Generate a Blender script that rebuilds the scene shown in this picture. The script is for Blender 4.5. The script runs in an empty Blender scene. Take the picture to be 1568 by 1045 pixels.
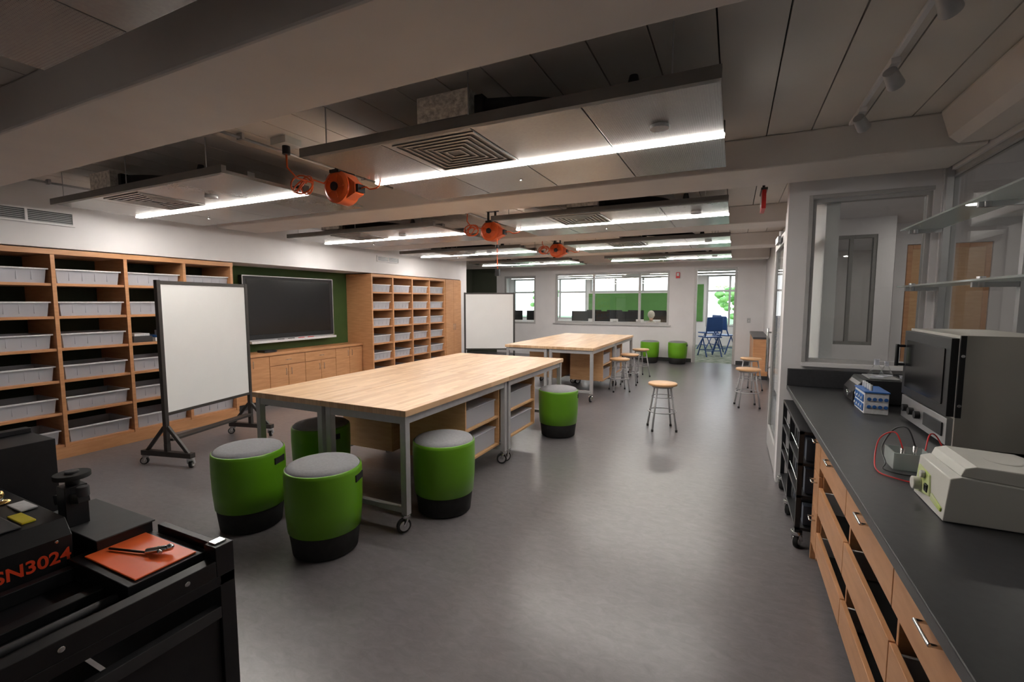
import bpy, bmesh, math, random
from mathutils import Vector, Matrix
random.seed(3)
sc = bpy.context.scene
sc.view_settings.view_transform = 'Standard'
sc.view_settings.exposure = 0.35

# ------------------------------------------------------------------ materials
def pm(name, c1, c2=None, scale=8.0, rough=0.5, metal=0.0, stretch=(1, 1, 1), bump=0.0, spec=None, detail=4):
    m = bpy.data.materials.new(name); m.use_nodes = True
    nt = m.node_tree; N = nt.nodes; L = nt.links
    p = N['Principled BSDF']
    if c2 is None:
        c2 = tuple(c * 0.9 for c in c1)
    tc = N.new('ShaderNodeTexCoord'); mp = N.new('ShaderNodeMapping')
    mp.inputs['Scale'].default_value = stretch
    no = N.new('ShaderNodeTexNoise'); no.inputs['Scale'].default_value = scale
    no.inputs['Detail'].default_value = detail
    rp = N.new('ShaderNodeValToRGB')
    rp.color_ramp.elements[0].position = 0.32; rp.color_ramp.elements[1].position = 0.68
    rp.color_ramp.elements[0].color = (*c1, 1); rp.color_ramp.elements[1].color = (*c2, 1)
    L.new(tc.outputs['Object'], mp.inputs['Vector']); L.new(mp.outputs['Vector'], no.inputs['Vector'])
    L.new(no.outputs['Fac'], rp.inputs['Fac']); L.new(rp.outputs['Color'], p.inputs['Base Color'])
    p.inputs['Roughness'].default_value = rough; p.inputs['Metallic'].default_value = metal
    if spec is not None: p.inputs['Specular IOR Level'].default_value = spec
    if bump > 0:
        bp = N.new('ShaderNodeBump'); bp.inputs['Strength'].default_value = bump; bp.inputs['Distance'].default_value = 0.01
        L.new(no.outputs['Fac'], bp.inputs['Height']); L.new(bp.outputs['Normal'], p.inputs['Normal'])
    return m

def em(name, c, s):
    m = bpy.data.materials.new(name); m.use_nodes = True
    p = m.node_tree.nodes['Principled BSDF']
    p.inputs['Base Color'].default_value = (*c, 1)
    p.inputs['Emission Color'].default_value = (*c, 1); p.inputs['Emission Strength'].default_value = s
    return m

def glassm(name, tint=(0.97, 0.985, 0.98), refl=0.03, rough=0.02, body=None, bodyfac=0.0):
    m = bpy.data.materials.new(name); m.use_nodes = True
    nt = m.node_tree; N = nt.nodes; L = nt.links
    N.remove(N['Principled BSDF']); out = N['Material Output']
    tr = N.new('ShaderNodeBsdfTransparent'); tr.inputs['Color'].default_value = (*tint, 1)
    gl = N.new('ShaderNodeBsdfGlossy'); gl.inputs['Roughness'].default_value = rough
    lw = N.new('ShaderNodeLayerWeight'); lw.inputs['Blend'].default_value = 0.3
    mt = N.new('ShaderNodeMath'); mt.operation = 'MULTIPLY_ADD'; mt.inputs[1].default_value = 0.35; mt.inputs[2].default_value = refl
    mt.use_clamp = True
    mx = N.new('ShaderNodeMixShader')
    L.new(lw.outputs['Fresnel'], mt.inputs[0]); L.new(mt.outputs[0], mx.inputs[0])
    L.new(tr.outputs[0], mx.inputs[1]); L.new(gl.outputs[0], mx.inputs[2])
    last = mx
    if body:
        df = N.new('ShaderNodeBsdfDiffuse'); df.inputs['Color'].default_value = (*body, 1)
        m2 = N.new('ShaderNodeMixShader'); m2.inputs[0].default_value = bodyfac
        L.new(mx.outputs[0], m2.inputs[1]); L.new(df.outputs[0], m2.inputs[2]); last = m2
    L.new(last.outputs[0], out.inputs['Surface'])
    return m

def butcher(name):
    m = bpy.data.materials.new(name); m.use_nodes = True
    nt = m.node_tree; N = nt.nodes; L = nt.links; p = N['Principled BSDF']
    tc = N.new('ShaderNodeTexCoord'); mp = N.new('ShaderNodeMapping'); mp.inputs['Rotation'].default_value = (0, 0, math.radians(90))
    br = N.new('ShaderNodeTexBrick')
    br.inputs['Scale'].default_value = 1.0; br.inputs['Brick Width'].default_value = 0.42; br.inputs['Row Height'].default_value = 0.042
    br.inputs['Mortar Size'].default_value = 0.0008; br.inputs['Bias'].default_value = 0.0
    br.inputs['Color1'].default_value = (0.84, 0.58, 0.36, 1); br.inputs['Color2'].default_value = (0.66, 0.40, 0.22, 1)
    br.inputs['Mortar'].default_value = (0.45, 0.27, 0.14, 1); br.offset = 0.37
    no = N.new('ShaderNodeTexNoise'); no.inputs['Scale'].default_value = 5
    mp2 = N.new('ShaderNodeMapping'); mp2.inputs['Scale'].default_value = (14, 1, 1)
    mx = N.new('ShaderNodeMix'); mx.data_type = 'RGBA'; mx.blend_type = 'MULTIPLY'; mx.inputs[0].default_value = 0.3
    L.new(tc.outputs['Object'], mp.inputs[0]); L.new(mp.outputs[0], br.inputs['Vector'])
    L.new(tc.outputs['Object'], mp2.inputs[0]); L.new(mp2.outputs[0], no.inputs['Vector'])
    L.new(br.outputs['Color'], mx.inputs[6]); L.new(no.outputs['Fac'], mx.inputs[7])
    L.new(mx.outputs[2], p.inputs['Base Color']); p.inputs['Roughness'].default_value = 0.38
    return m

def floormat():
    m = bpy.data.materials.new('linoleum_grey'); m.use_nodes = True
    nt = m.node_tree; N = nt.nodes; L = nt.links; p = N['Principled BSDF']
    tc = N.new('ShaderNodeTexCoord'); mp = N.new('ShaderNodeMapping'); mp.inputs['Scale'].default_value = (1.0, 2.0, 1.0)
    a = N.new('ShaderNodeTexNoise'); a.inputs['Scale'].default_value = 11; a.inputs['Detail'].default_value = 9; a.inputs['Roughness'].default_value = 0.75
    a.inputs['Distortion'].default_value = 0.8
    b = N.new('ShaderNodeTexNoise'); b.inputs['Scale'].default_value = 1.3; b.inputs['Detail'].default_value = 4
    ad = N.new('ShaderNodeMath'); ad.operation = 'MULTIPLY_ADD'; ad.inputs[1].default_value = 0.3
    rp = N.new('ShaderNodeValToRGB')
    rp.color_ramp.elements[0].position = 0.45; rp.color_ramp.elements[0].color = (0.116, 0.107, 0.113, 1)
    rp.color_ramp.elements[1].position = 0.88; rp.color_ramp.elements[1].color = (0.180, 0.167, 0.175, 1)
    L.new(tc.outputs['Object'], mp.inputs['Vector']); L.new(mp.outputs['Vector'], a.inputs['Vector']); L.new(tc.outputs['Object'], b.inputs['Vector'])
    L.new(b.outputs['Fac'], ad.inputs[0]); L.new(a.outputs['Fac'], ad.inputs[2])
    L.new(ad.outputs[0], rp.inputs['Fac']); L.new(rp.outputs['Color'], p.inputs['Base Color'])
    p.inputs['Roughness'].default_value = 0.28
    return m

def perforated(name):
    m = pm(name, (0.36, 0.34, 0.32), (0.33, 0.31, 0.295), 60, 0.26, 0.45)
    nt = m.node_tree; N = nt.nodes; L = nt.links; p = N['Principled BSDF']
    tc = N.new('ShaderNodeTexCoord'); vo = N.new('ShaderNodeTexVoronoi'); vo.inputs['Scale'].default_value = 90; vo.inputs['Randomness'].default_value = 0.0
    rp = N.new('ShaderNodeValToRGB'); rp.color_ramp.elements[0].position = 0.2; rp.color_ramp.elements[0].color = (0.25, 0.25, 0.25, 1); rp.color_ramp.elements[1].position = 0.3
    mx = N.new('ShaderNodeMix'); mx.data_type = 'RGBA'; mx.blend_type = 'MULTIPLY'; mx.inputs[0].default_value = 1.0
    src = p.inputs['Base Color'].links[0].from_socket
    L.new(tc.outputs['Object'], vo.inputs['Vector']); L.new(vo.outputs['Distance'], rp.inputs['Fac'])
    L.new(src, mx.inputs[6]); L.new(rp.outputs['Color'], mx.inputs[7]); L.new(mx.outputs[2], p.inputs['Base Color'])
    return m

M = {}
M['floor'] = floormat()
M['carpet'] = pm('carpet_green_grey', (0.08, 0.12, 0.08), (0.34, 0.36, 0.30), 6, 0.95)
M['ceil'] = pm('ceiling_paint', (0.68, 0.63, 0.575), (0.64, 0.59, 0.54), 2, 0.6)
M['ceildark'] = pm('ceiling_light_block', (0.05, 0.05, 0.05), None, 2, 0.9)  # dark colour of the added light-blocking slab
M['beam'] = pm('beam_paint', (0.70, 0.65, 0.61), (0.66, 0.61, 0.575), 3, 0.5)
M['white'] = pm('wall_white', (0.74, 0.72, 0.73), (0.70, 0.68, 0.69), 3, 0.7)
M['skyblock'] = pm('sky_block_grey', (0.36, 0.34, 0.31), None, 3, 0.8)  # dim grey of the made-up shell behind the corridor windows
M['olive'] = pm('wall_olive_grey', (0.075, 0.085, 0.06), None, 3, 0.8)
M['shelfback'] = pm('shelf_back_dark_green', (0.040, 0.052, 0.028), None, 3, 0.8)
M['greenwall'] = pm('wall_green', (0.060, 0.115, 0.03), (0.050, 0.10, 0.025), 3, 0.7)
M['greentack'] = pm('tackboard_green', (0.10, 0.25, 0.07), (0.085, 0.22, 0.06), 6, 0.9)
M['maple'] = pm('maple_wood', (0.60, 0.305, 0.145), (0.50, 0.24, 0.105), 3, 0.42, stretch=(1.5, 1.5, 14))
M['mapleh'] = pm('maple_wood_horizontal', (0.60, 0.305, 0.145), (0.50, 0.24, 0.105), 3, 0.42, stretch=(14, 1.5, 8))
M['maplelight'] = pm('light_maple', (0.64, 0.39, 0.20), (0.56, 0.32, 0.15), 3, 0.42, stretch=(2, 2, 12))
M['butcher'] = butcher('butcher_block')
M['steel'] = pm('painted_grey_steel', (0.42, 0.42, 0.43), (0.38, 0.38, 0.39), 20, 0.4, 0.2)
M['chrome'] = pm('chrome', (0.65, 0.65, 0.65), None, 8, 0.2, 1.0)
M['alu'] = pm('aluminium', (0.50, 0.50, 0.51), None, 10, 0.35, 0.8)
M['frame'] = pm('window_frame_grey', (0.48, 0.47, 0.47), None, 10, 0.45, 0.2)
M['framed'] = pm('window_frame_mid_grey', (0.22, 0.215, 0.21), None, 10, 0.45, 0.2)
M['black'] = pm('black_metal', (0.005, 0.005, 0.007), (0.009, 0.009, 0.011), 20, 0.45)
M['blackm'] = pm('black_rubber', (0.013, 0.013, 0.013), (0.02, 0.02, 0.02), 20, 0.8)
M['dgrey'] = pm('dark_grey', (0.030, 0.030, 0.033), (0.038, 0.038, 0.042), 12, 0.6)
M['counter'] = pm('phenolic_counter', (0.034, 0.034, 0.038), (0.043, 0.043, 0.047), 40, 0.38)
M['panel'] = pm('panel_metal', (0.42, 0.40, 0.375), (0.38, 0.36, 0.34), 60, 0.26, 0.5)
M['perf'] = perforated('panel_perforated')
M['channel'] = pm('panel_channel', (0.19, 0.18, 0.17), None, 10, 0.5, 0.3)
M['led'] = em('led_strip', (1.0, 0.95, 0.88), 70)
M['ledoff'] = pm('led_lens_off', (0.6, 0.6, 0.58), None, 8, 0.3)
M['down'] = em('downlight', (1.0, 0.93, 0.85), 75)
M['adjlamp'] = em('linear_lamp', (1.0, 0.98, 0.95), 16)
M['glass'] = glassm('window_glass')
M['shelfglass'] = glassm('shelf_glass', (0.90, 0.95, 0.94), 0.12, 0.05, (0.72, 0.75, 0.74), 0.3)
M['bin'] = glassm('clear_plastic', (0.88, 0.89, 0.93), 0.08, 0.2, (0.72, 0.73, 0.80), 0.55)
M['wb'] = pm('whiteboard_surface', (0.76, 0.76, 0.76), (0.74, 0.74, 0.74), 3, 0.16)
M['wbframe'] = pm('whiteboard_frame', (0.05, 0.045, 0.042), None, 10, 0.45, 0.4)
M['lime'] = pm('lime_plastic', (0.130, 0.34, 0.012), (0.120, 0.32, 0.010), 5, 0.38)
M['seat'] = pm('grey_seat_fabric', (0.28, 0.28, 0.295), (0.24, 0.24, 0.255), 60, 0.85)
M['screen'] = pm('tv_screen', (0.009, 0.009, 0.010), None, 2, 0.16)
M['orange'] = pm('orange_plastic', (0.70, 0.11, 0.015), (0.60, 0.08, 0.010), 8, 0.4)
M['sheet'] = pm('orange_red_acrylic', (0.95, 0.16, 0.04), (0.92, 0.14, 0.035), 4, 0.35)
M['foil'] = pm('foil', (0.95, 0.92, 0.86), (0.5, 0.48, 0.45), 34, 0.3, 0.7, bump=1.0)
M['red'] = pm('red_plastic', (0.6, 0.02, 0.02), None, 8, 0.4)
M['maroon'] = pm('maroon_box', (0.14, 0.02, 0.02), None, 8, 0.5)
M['yellow'] = pm('yellow_label', (0.85, 0.70, 0.03), None, 8, 0.5)
M['label'] = pm('white_label', (0.75, 0.75, 0.76), (0.62, 0.62, 0.64), 60, 0.5)
M['brass'] = pm('brass', (0.6, 0.4, 0.15), None, 8, 0.25, 1.0)
M['cream'] = pm('cream_plastic', (0.62, 0.61, 0.57), (0.60, 0.59, 0.55), 5, 0.35)
M['applegreen'] = pm('apple_green_panel', (0.42, 0.55, 0.08), (0.58, 0.62, 0.36), 14, 0.4)
M['ovengrey'] = pm('oven_enamel', (0.50, 0.48, 0.435), (0.47, 0.45, 0.41), 4, 0.32, 0.15)
M['blue'] = pm('blue_plastic', (0.03, 0.14, 0.45), None, 8, 0.4)
M['navy'] = pm('blue_chair_plastic', (0.02, 0.07, 0.24), None, 8, 0.4)
M['slate'] = pm('slate_blue_box', (0.07, 0.085, 0.12), None, 8, 0.5)
M['skin'] = pm('skin', (0.55, 0.33, 0.24), None, 10, 0.5)
M['hair'] = pm('white_hair', (0.66, 0.60, 0.50), (0.48, 0.43, 0.36), 50, 0.8, bump=0.6)
M['shirt'] = pm('beige_shirt', (0.40, 0.36, 0.30), (0.34, 0.31, 0.26), 12, 0.85)
M['pants'] = pm('dark_trousers', (0.05, 0.06, 0.09), None, 12, 0.85)
M['leaf'] = pm('leaves', (0.12, 0.32, 0.06), (0.35, 0.58, 0.2), 4, 0.8, bump=1.0)
M['bark'] = pm('bark', (0.12, 0.08, 0.05), None, 12, 0.9)
M['grass'] = pm('lawn', (0.22, 0.33, 0.15), (0.30, 0.42, 0.2), 3, 0.95)
M['redtext'] = pm('red_letter_paint', (0.90, 0.07, 0.02), None, 8, 0.4)

# ------------------------------------------------------------------ builder
class B:
    def __init__(s): s.bm = bmesh.new(); s.m = []
    def mi(s, k):
        m = M[k]
        if m not in s.m: s.m.append(m)
        return s.m.index(m)
    def face(s, vs, i, smooth=False):
        try:
            f = s.bm.faces.new(vs); f.material_index = i; f.smooth = smooth; return f
        except ValueError:
            return None
    def hexa(s, p, k):
        i = s.mi(k); v = [s.bm.verts.new(q) for q in p]
        for q in ((3, 2, 1, 0), (4, 5, 6, 7), (0, 1, 5, 4), (1, 2, 6, 5), (2, 3, 7, 6), (3, 0, 4, 7)):
            s.face([v[j] for j in q], i)
    def box(s, x0, x1, y0, y1, z0, z1, k):
        s.hexa([(x0, y0, z0), (x1, y0, z0), (x1, y1, z0), (x0, y1, z0), (x0, y0, z1), (x1, y0, z1), (x1, y1, z1), (x0, y1, z1)], k)
    def prism(s, pts, axis, a0, a1, k):
        i = s.mi(k)
        def q(p, a):
            if axis == 'Y': return (p[0], a, p[1])
            if axis == 'X': return (a, p[0], p[1])
            return (p[0], p[1], a)
        A = [s.bm.verts.new(q(p, a0)) for p in pts]; C = [s.bm.verts.new(q(p, a1)) for p in pts]
        n = len(pts); s.face(A, i); s.face(C[::-1], i)
        for j in range(n): s.face([A[j], C[j], C[(j + 1) % n], A[(j + 1) % n]], i)
    def cyl(s, p0, p1, r, k, r1=None, seg=14):
        i = s.mi(k); p0 = Vector(p0); p1 = Vector(p1); r1 = r if r1 is None else r1
        d = (p1 - p0).normalized(); u = d.orthogonal().normalized(); w = d.cross(u)
        A = []; C = []
        for j in range(seg):
            t = 2 * math.pi * j / seg; o = u * math.cos(t) + w * math.sin(t)
            A.append(s.bm.verts.new(p0 + o * r)); C.append(s.bm.verts.new(p1 + o * r1))
        for j in range(seg): s.face([A[j], A[(j + 1) % seg], C[(j + 1) % seg], C[j]], i, True)
        s.face(A[::-1], i); s.face(C, i)
    def beamseg(s, p0, p1, w, k):
        s.cyl(p0, p1, w * 0.7071, k, seg=4)
    def tube(s, pts, r, k, seg=8):
        i = s.mi(k); P = [Vector(p) for p in pts]; rings = []
        u = None
        for j, p in enumerate(P):
            d = (P[min(j + 1, len(P) - 1)] - P[max(j - 1, 0)])
            d = d.normalized() if d.length > 1e-6 else Vector((0, 0, 1))
            if u is None: u = d.orthogonal().normalized()
            else:
                u = (u - d * u.dot(d)); u = u.normalized() if u.length > 1e-5 else d.orthogonal().normalized()
            w = d.cross(u)
            rings.append([s.bm.verts.new(p + (u * math.cos(2 * math.pi * a / seg) + w * math.sin(2 * math.pi * a / seg)) * r) for a in range(seg)])
        for a, b in zip(rings, rings[1:]):
            for j in range(seg): s.face([a[j], a[(j + 1) % seg], b[(j + 1) % seg], b[j]], i, True)
        s.face(rings[0][::-1], i); s.face(rings[-1], i)
    def spline(s, pts, r, k, n=6, seg=8):
        P = [Vector(p) for p in pts]; out = []
        for j in range(len(P) - 1):
            a = P[max(j - 1, 0)]; b = P[j]; c = P[j + 1]; d = P[min(j + 2, len(P) - 1)]
            for q in range(n):
                t = q / n
                out.append(0.5 * ((2 * b) + (c - a) * t + (2 * a - 5 * b + 4 * c - d) * t * t + (3 * b - a - 3 * c + d) * t ** 3))
        out.append(P[-1]); s.tube(out, r, k, seg)
    def lathe(s, prof, c, seg=40):
        c = Vector(c); rings = []
        for (r, z, k) in prof:
            rings.append([s.bm.verts.new(c + Vector((max(r, 0.0004) * math.cos(2 * math.pi * a / seg), max(r, 0.0004) * math.sin(2 * math.pi * a / seg), z))) for a in range(seg)])
        for n in range(len(rings) - 1):
            i = s.mi(prof[n + 1][2]); a = rings[n]; b = rings[n + 1]
            for j in range(seg): s.face([a[j], a[(j + 1) % seg], b[(j + 1) % seg], b[j]], i, True)
        s.face(rings[0][::-1], s.mi(prof[0][2])); s.face(rings[-1], s.mi(prof[-1][2]))
    def ball(s, c, r, k, sc3=(1, 1, 1), sub=3):
        i = s.mi(k)
        mt = Matrix.Translation(Vector(c)) @ Matrix.Diagonal((*[r * q for q in sc3], 1))
        g = bmesh.ops.create_icosphere(s.bm, subdivisions=sub, radius=1, matrix=mt)
        fs = set()
        for v in g['verts']:
            for f in v.link_faces: fs.add(f)
        for f in fs: f.material_index = i; f.smooth = True
    def caster(s, x, y, k='chrome', r=0.05, top=0.13, ang=0.0):
        dx, dy = math.cos(ang), math.sin(ang)
        px, py = -dy, dx
        cx, cy = x + dx * r * 0.4, y + dy * r * 0.4
        s.cyl((cx - px * 0.014, cy - py * 0.014, r), (cx + px * 0.014, cy + py * 0.014, r), r, 'blackm', seg=18)
        s.cyl((cx - px * 0.02, cy - py * 0.02, r), (cx + px * 0.02, cy + py * 0.02, r), r * 0.72, k, seg=14)
        for q in (-1, 1):
            s.beamseg((cx + px * 0.024 * q, cy + py * 0.024 * q, r), (x + px * 0.02 * q, y + py * 0.02 * q, top - 0.012), 0.022, k)
        s.cyl((x, y, top - 0.025), (x, y, top), 0.034, k)
    def build(s, name, loc=(0, 0, 0), rz=0.0, bevel=0.003, parent=None, recalc=True):
        if recalc: bmesh.ops.recalc_face_normals(s.bm, faces=s.bm.faces[:])
        me = bpy.data.meshes.new(name); s.bm.to_mesh(me); s.bm.free()
        for m in s.m: me.materials.append(m)
        o = bpy.data.objects.new(name, me); sc.collection.objects.link(o)
        o.location = loc; o.rotation_euler = (0, 0, rz)
        if bevel > 0:
            b = o.modifiers.new('bevel', 'BEVEL'); b.width = bevel; b.segments = 2; b.limit_method = 'ANGLE'; b.angle_limit = math.radians(50)
        if parent: o.parent = parent
        return o

def dup(o, name, loc, rz=0.0):
    n = bpy.data.objects.new(name, o.data); sc.collection.objects.link(n); n.location = loc; n.rotation_euler = (0, 0, rz)
    for m in o.modifiers:
        if m.type == 'BEVEL':
            b = n.modifiers.new('bevel', 'BEVEL'); b.width = m.width; b.segments = 2; b.limit_method = 'ANGLE'; b.angle_limit = m.angle_limit
    return n

def wall(name, axis, a0, a1, s0, s1, z0, z1, ops, k):
    b = B()
    def bx(p, q, c, d):
        if q - p < 1e-4 or d - c < 1e-4: return
        if axis == 'Y': b.box(p, q, a0, a1, c, d, k)
        else: b.box(a0, a1, p, q, c, d, k)
    cur = s0
    for (p, q, c, d) in sorted(ops):
        bx(cur, p, z0, z1); bx(p, q, z0, c); bx(p, q, d, z1); cur = q
    bx(cur, s1, z0, z1)
    return b.build(name, bevel=0)

def window(name, axis, a0, a1, s0, s1, z0, z1, mull=(), tr=(), fw=0.045, k='frame', glass='glass'):
    b = B()
    def bx(p, q, c, d, k2, e0=a0, e1=a1):
        if axis == 'Y': b.box(p, q, e0, e1, c, d, k2)
        else: b.box(e0, e1, p, q, c, d, k2)
    bx(s0, s1, z0, z0 + fw, k); bx(s0, s1, z1 - fw, z1, k)
    bx(s0, s0 + fw, z0 + fw, z1 - fw, k); bx(s1 - fw, s1, z0 + fw, z1 - fw, k)
    for m_ in mull: bx(m_ - fw / 2, m_ + fw / 2, z0 + fw, z1 - fw, k)
    for t_ in tr: bx(s0 + fw, s1 - fw, t_ - fw / 2, t_ + fw / 2, k, a0 + 0.003, a1 - 0.003)
    mid = (a0 + a1) / 2
    bx(s0 + fw, s1 - fw, z0 + fw, z1 - fw, glass, mid - 0.004, mid + 0.004)
    return b.build(name, bevel=0)

# ------------------------------------------------------------------ room shell
ZC = 2.86
b = B(); b.box(-8.0, 6.6, -3.2, 13.48, -0.1, 0, 'floor'); b.build('floor', bevel=0)
b = B(); b.box(-9.2, 3.8, 13.48, 19.2, -0.1, 0, 'carpet'); b.build('floor_adjacent_room', bevel=0)
b = B()
x = -7.95
while x < 1.5:
    b.box(x + 0.004, min(x + 0.276, 1.55), -3.1, 13.4, ZC, ZC + 0.03, 'ceil'); x += 0.28
b.box(-7.95, 1.55, -3.1, 13.4, ZC + 0.031, ZC + 0.12, 'ceildark')  # dark slab added above the planks to block light
b.build('ceiling', bevel=0)
for (y0, y1) in ((-1.45, -0.9), (1.25, 1.8), (4.0, 4.6), (6.68, 7.22), (9.3, 9.85), (11.95, 12.5)):
    b = B(); xl = -6.31 if y1 < 10.2 else -7.84
    xr = 1.41 if y1 < 4.7 else 0.69
    b.prism([(y0, 2.64), (y1, 2.64), (y1 + 0.04, ZC - 0.001), (y0 - 0.04, ZC - 0.001)], 'X', xl, xr, 'beam')
    b.build('ceiling_beam', bevel=0.012)

wall('wall_left', 'X', -7.05, -6.95, -3.1, 10.15, 0, ZC, [], 'greenwall')
b = B(); b.box(-6.949, -6.32, -3.1, 10.15, 2.2, ZC, 'white'); b.build('wall_left_soffit', bevel=0)
b = B(); b.box(-6.949, -6.32, -3.1, 1.02, 0, 2.199, 'white'); b.build('wall_left_front', bevel=0)
wall('wall_alcove_side', 'Y', 10.151, 10.25, -7.95, -6.32, 0, ZC, [], 'white')
wall('wall_left_rear', 'X', -7.95, -7.85, 10.251, 13.4, 0, ZC, [], 'olive')
wall('wall_back', 'Y', 13.4, 13.55, -6.95, 0.85, 0, ZC, [(-6.68, -5.59, 0.95, 2.45), (-4.94, -1.61, 1.0, 2.49), (-0.97, 0.06, 0, 2.54)], 'white')
wall('wall_back_accent', 'Y', 13.4, 13.55, -7.95, -6.951, 0, ZC, [], 'olive')
wall('wall_right_rear', 'X', 0.70, 0.80, 4.901, 13.4, 0, ZC, [(5.6, 6.7, 0, 2.3)], 'white')
wall('wall_nook', 'Y', 4.75, 4.9, 0.40, 1.42, 0, ZC, [(0.58, 1.38, 1.12, 2.52)], 'white')
wall('wall_right', 'X', 1.42, 1.52, -3.1, 4.9, 0, ZC, [(-0.6, 4.72, 1.08, 2.62)], 'white')
wall('wall_front', 'Y', -3.2, -3.1, -7.05, 6.6, 0, ZC, [], 'white')
b = B(); b.prism([(1.14, ZC - 0.001), (1.19, 2.69), (1.24, 2.645), (1.419, 2.645), (1.419, ZC - 0.001)], 'Y', -3.1, 3.95, 'beam'); b.build('ceiling_bulkhead', bevel=0.02)

window('window_1', 'Y', 13.43, 13.5, -4.94, -1.61, 1.0, 2.49, mull=(-3.75, -2.42), fw=0.06)
window('window_2', 'Y', 13.43, 13.5, -6.68, -5.59, 0.95, 2.45, fw=0.06)
window('window_3', 'Y', 4.78, 4.86, 0.58, 1.38, 1.12, 2.52, fw=0.03)
window('window_4', 'X', 1.44, 1.50, -0.6, 4.72, 1.08, 2.62, mull=(0.03, 1.18, 2.33, 3.48), fw=0.035)
b = B(); b.box(0.55, 1.41, 4.715, 4.749, 1.085, 1.12, 'white'); b.build('trim_sill', bevel=0.004)
b = B(); b.box(-5.0, -1.55, 13.36, 13.399, 0.96, 0.999, 'frame'); b.build('trim_sill', bevel=0.004)
b = B()
b.box(0.55, 0.58, 4.735, 4.749, 1.12, 2.55, 'frame'); b.box(0.58, 1.38, 4.735, 4.749, 2.52, 2.55, 'frame'); b.build('trim_window_casing', bevel=0.003)

# rear doorway (glazed frame, door open into the next room)
b = B()
b.box(-0.969, -0.91, 13.39, 13.56, 0, 2.539, 'frame'); b.box(0.0, 0.059, 13.39, 13.56, 0, 2.539, 'frame'); b.box(-0.91, 0.0, 13.39, 13.56, 2.48, 2.539, 'frame')
b.box(0.0, 0.04, 13.6, 13.68, 0.01, 2.44, 'frame'); b.box(0.0, 0.04, 14.42, 14.5, 0.01, 2.44, 'frame'); b.box(0.0, 0.04, 13.68, 14.42, 0.01, 0.2, 'frame'); b.box(0.0, 0.04, 13.68, 14.42, 2.34, 2.44, 'frame'); b.box(0.015, 0.025, 13.68, 14.42, 0.2, 2.34, 'glass')
b.cyl((0.0, 14.46, 1.0), (-0.06, 14.46, 1.0), 0.012, 'chrome'); b.cyl((-0.06, 14.46, 1.0), (-0.06, 14.34, 1.0), 0.01, 'chrome')
b.build('door_1', bevel=0.002)
# side door leaf standing open at the nook wall
b = B()
b.box(0.40, 0.445, 4.96, 5.04, 0.02, 2.3, 'frame'); b.box(0.40, 0.445, 5.95, 6.03, 0.02, 2.3, 'frame')
b.box(0.40, 0.445, 5.04, 5.95, 2.2, 2.3, 'frame'); b.box(0.40, 0.445, 5.04, 5.95, 0.02, 0.25, 'frame')
b.box(0.415, 0.43, 5.04, 5.95, 0.25, 2.2, 'glass')
b.cyl((0.36, 5.99, 0.85), (0.36, 5.99, 1.35), 0.012, 'chrome'); b.cyl((0.36, 5.99, 0.9), (0.402, 5.99, 0.9), 0.009, 'chrome'); b.cyl((0.36, 5.99, 1.3), (0.402, 5.99, 1.3), 0.009, 'chrome')
b.box(0.40, 0.48, 4.901, 4.958, 0, 2.45, 'frame'); b.cyl((0.42, 5.5, 2.302), (0.42, 5.5, 2.36), 0.03, 'frame'); b.box(0.36, 0.39, 5.2, 5.5, 2.22, 2.28, 'alu')
b.cyl((0.4225, 5.0, 0), (0.4225, 5.0, 0.02), 0.015, 'chrome')
b.build('door_2', bevel=0.002)
b = B()
b.box(0.685, 0.815, 5.601, 5.65, 0, 2.299, 'frame'); b.box(0.685, 0.815, 6.65, 6.699, 0, 2.299, 'frame'); b.box(0.685, 0.815, 5.65, 6.65, 2.25, 2.299, 'frame')
b.box(0.73, 0.77, 5.65, 6.65, 0.01, 2.25, 'frame'); b.box(0.722, 0.73, 5.8, 6.5, 1.0, 2.1, 'screen')
b.build('door_3', bevel=0.002)

# baseboards
for nm, (x0, x1, y0, y1) in {'baseboard_back': (-5.55, -1.0, 13.385, 13.4), 'baseboard_back_right': (0.09, 0.69, 13.385, 13.4), 'baseboard_right': (0.685, 0.70, 6.76, 13.38)}.items():
    b = B(); b.box(x0, x1, y0, y1, 0, 0.1, 'dgrey'); b.build(nm, bevel=0)

# ------------------------------------------------------------------ corridor, and an added dim shell that blocks the sky (right)
wall('wall_corridor_right', 'X', 3.6, 3.7, -3.1, 13.4, 0, ZC, [(-1.5, 1.0, 1.0, 2.5), (2.2, 4.6, 1.0, 2.5), (6.0, 8.0, 0.9, 2.5)], 'white')
wall('wall_sky_block_right', 'X', 6.5, 6.6, -3.1, 13.4, 0, ZC, [(-0.5, 0.8, 1.0, 2.4)], 'skyblock')  # invented wall, added so the corridor windows look into a dim space
wall('wall_sky_block_end', 'Y', 13.4, 13.5, 3.7, 6.6, 0, ZC, [], 'skyblock')  # end of the added sky-blocking shell
b = B(); b.box(3.7, 6.6, -3.2, 13.5, ZC, ZC + 0.1, 'white'); b.build('ceiling_sky_block', bevel=0)  # lid of the added shell, shuts out the sky
wall('wall_corridor_mid', 'Y', 8.2, 8.3, 0.801, 2.0, 0, 2.84, [(1.18, 1.8, 1.02, 2.6)], 'white')
window('window_5', 'Y', 8.21, 8.29, 1.18, 1.8, 1.02, 2.6, mull=(1.5,), fw=0.045, k='framed')
window('window_6', 'X', 3.62, 3.68, 2.2, 4.6, 1.0, 2.5, mull=(3.4,), fw=0.06, k='framed')
window('window_7', 'X', 3.62, 3.68, 6.0, 8.0, 0.9, 2.5, mull=(7.0,), fw=0.06, k='framed')
window('window_8', 'X', 3.62, 3.68, -1.5, 1.0, 1.0, 2.5, mull=(-0.2,), fw=0.06, k='framed')
wall('wall_corridor_end', 'Y', 13.4, 13.5, 0.86, 3.7, 0, ZC, [], 'white')
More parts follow.
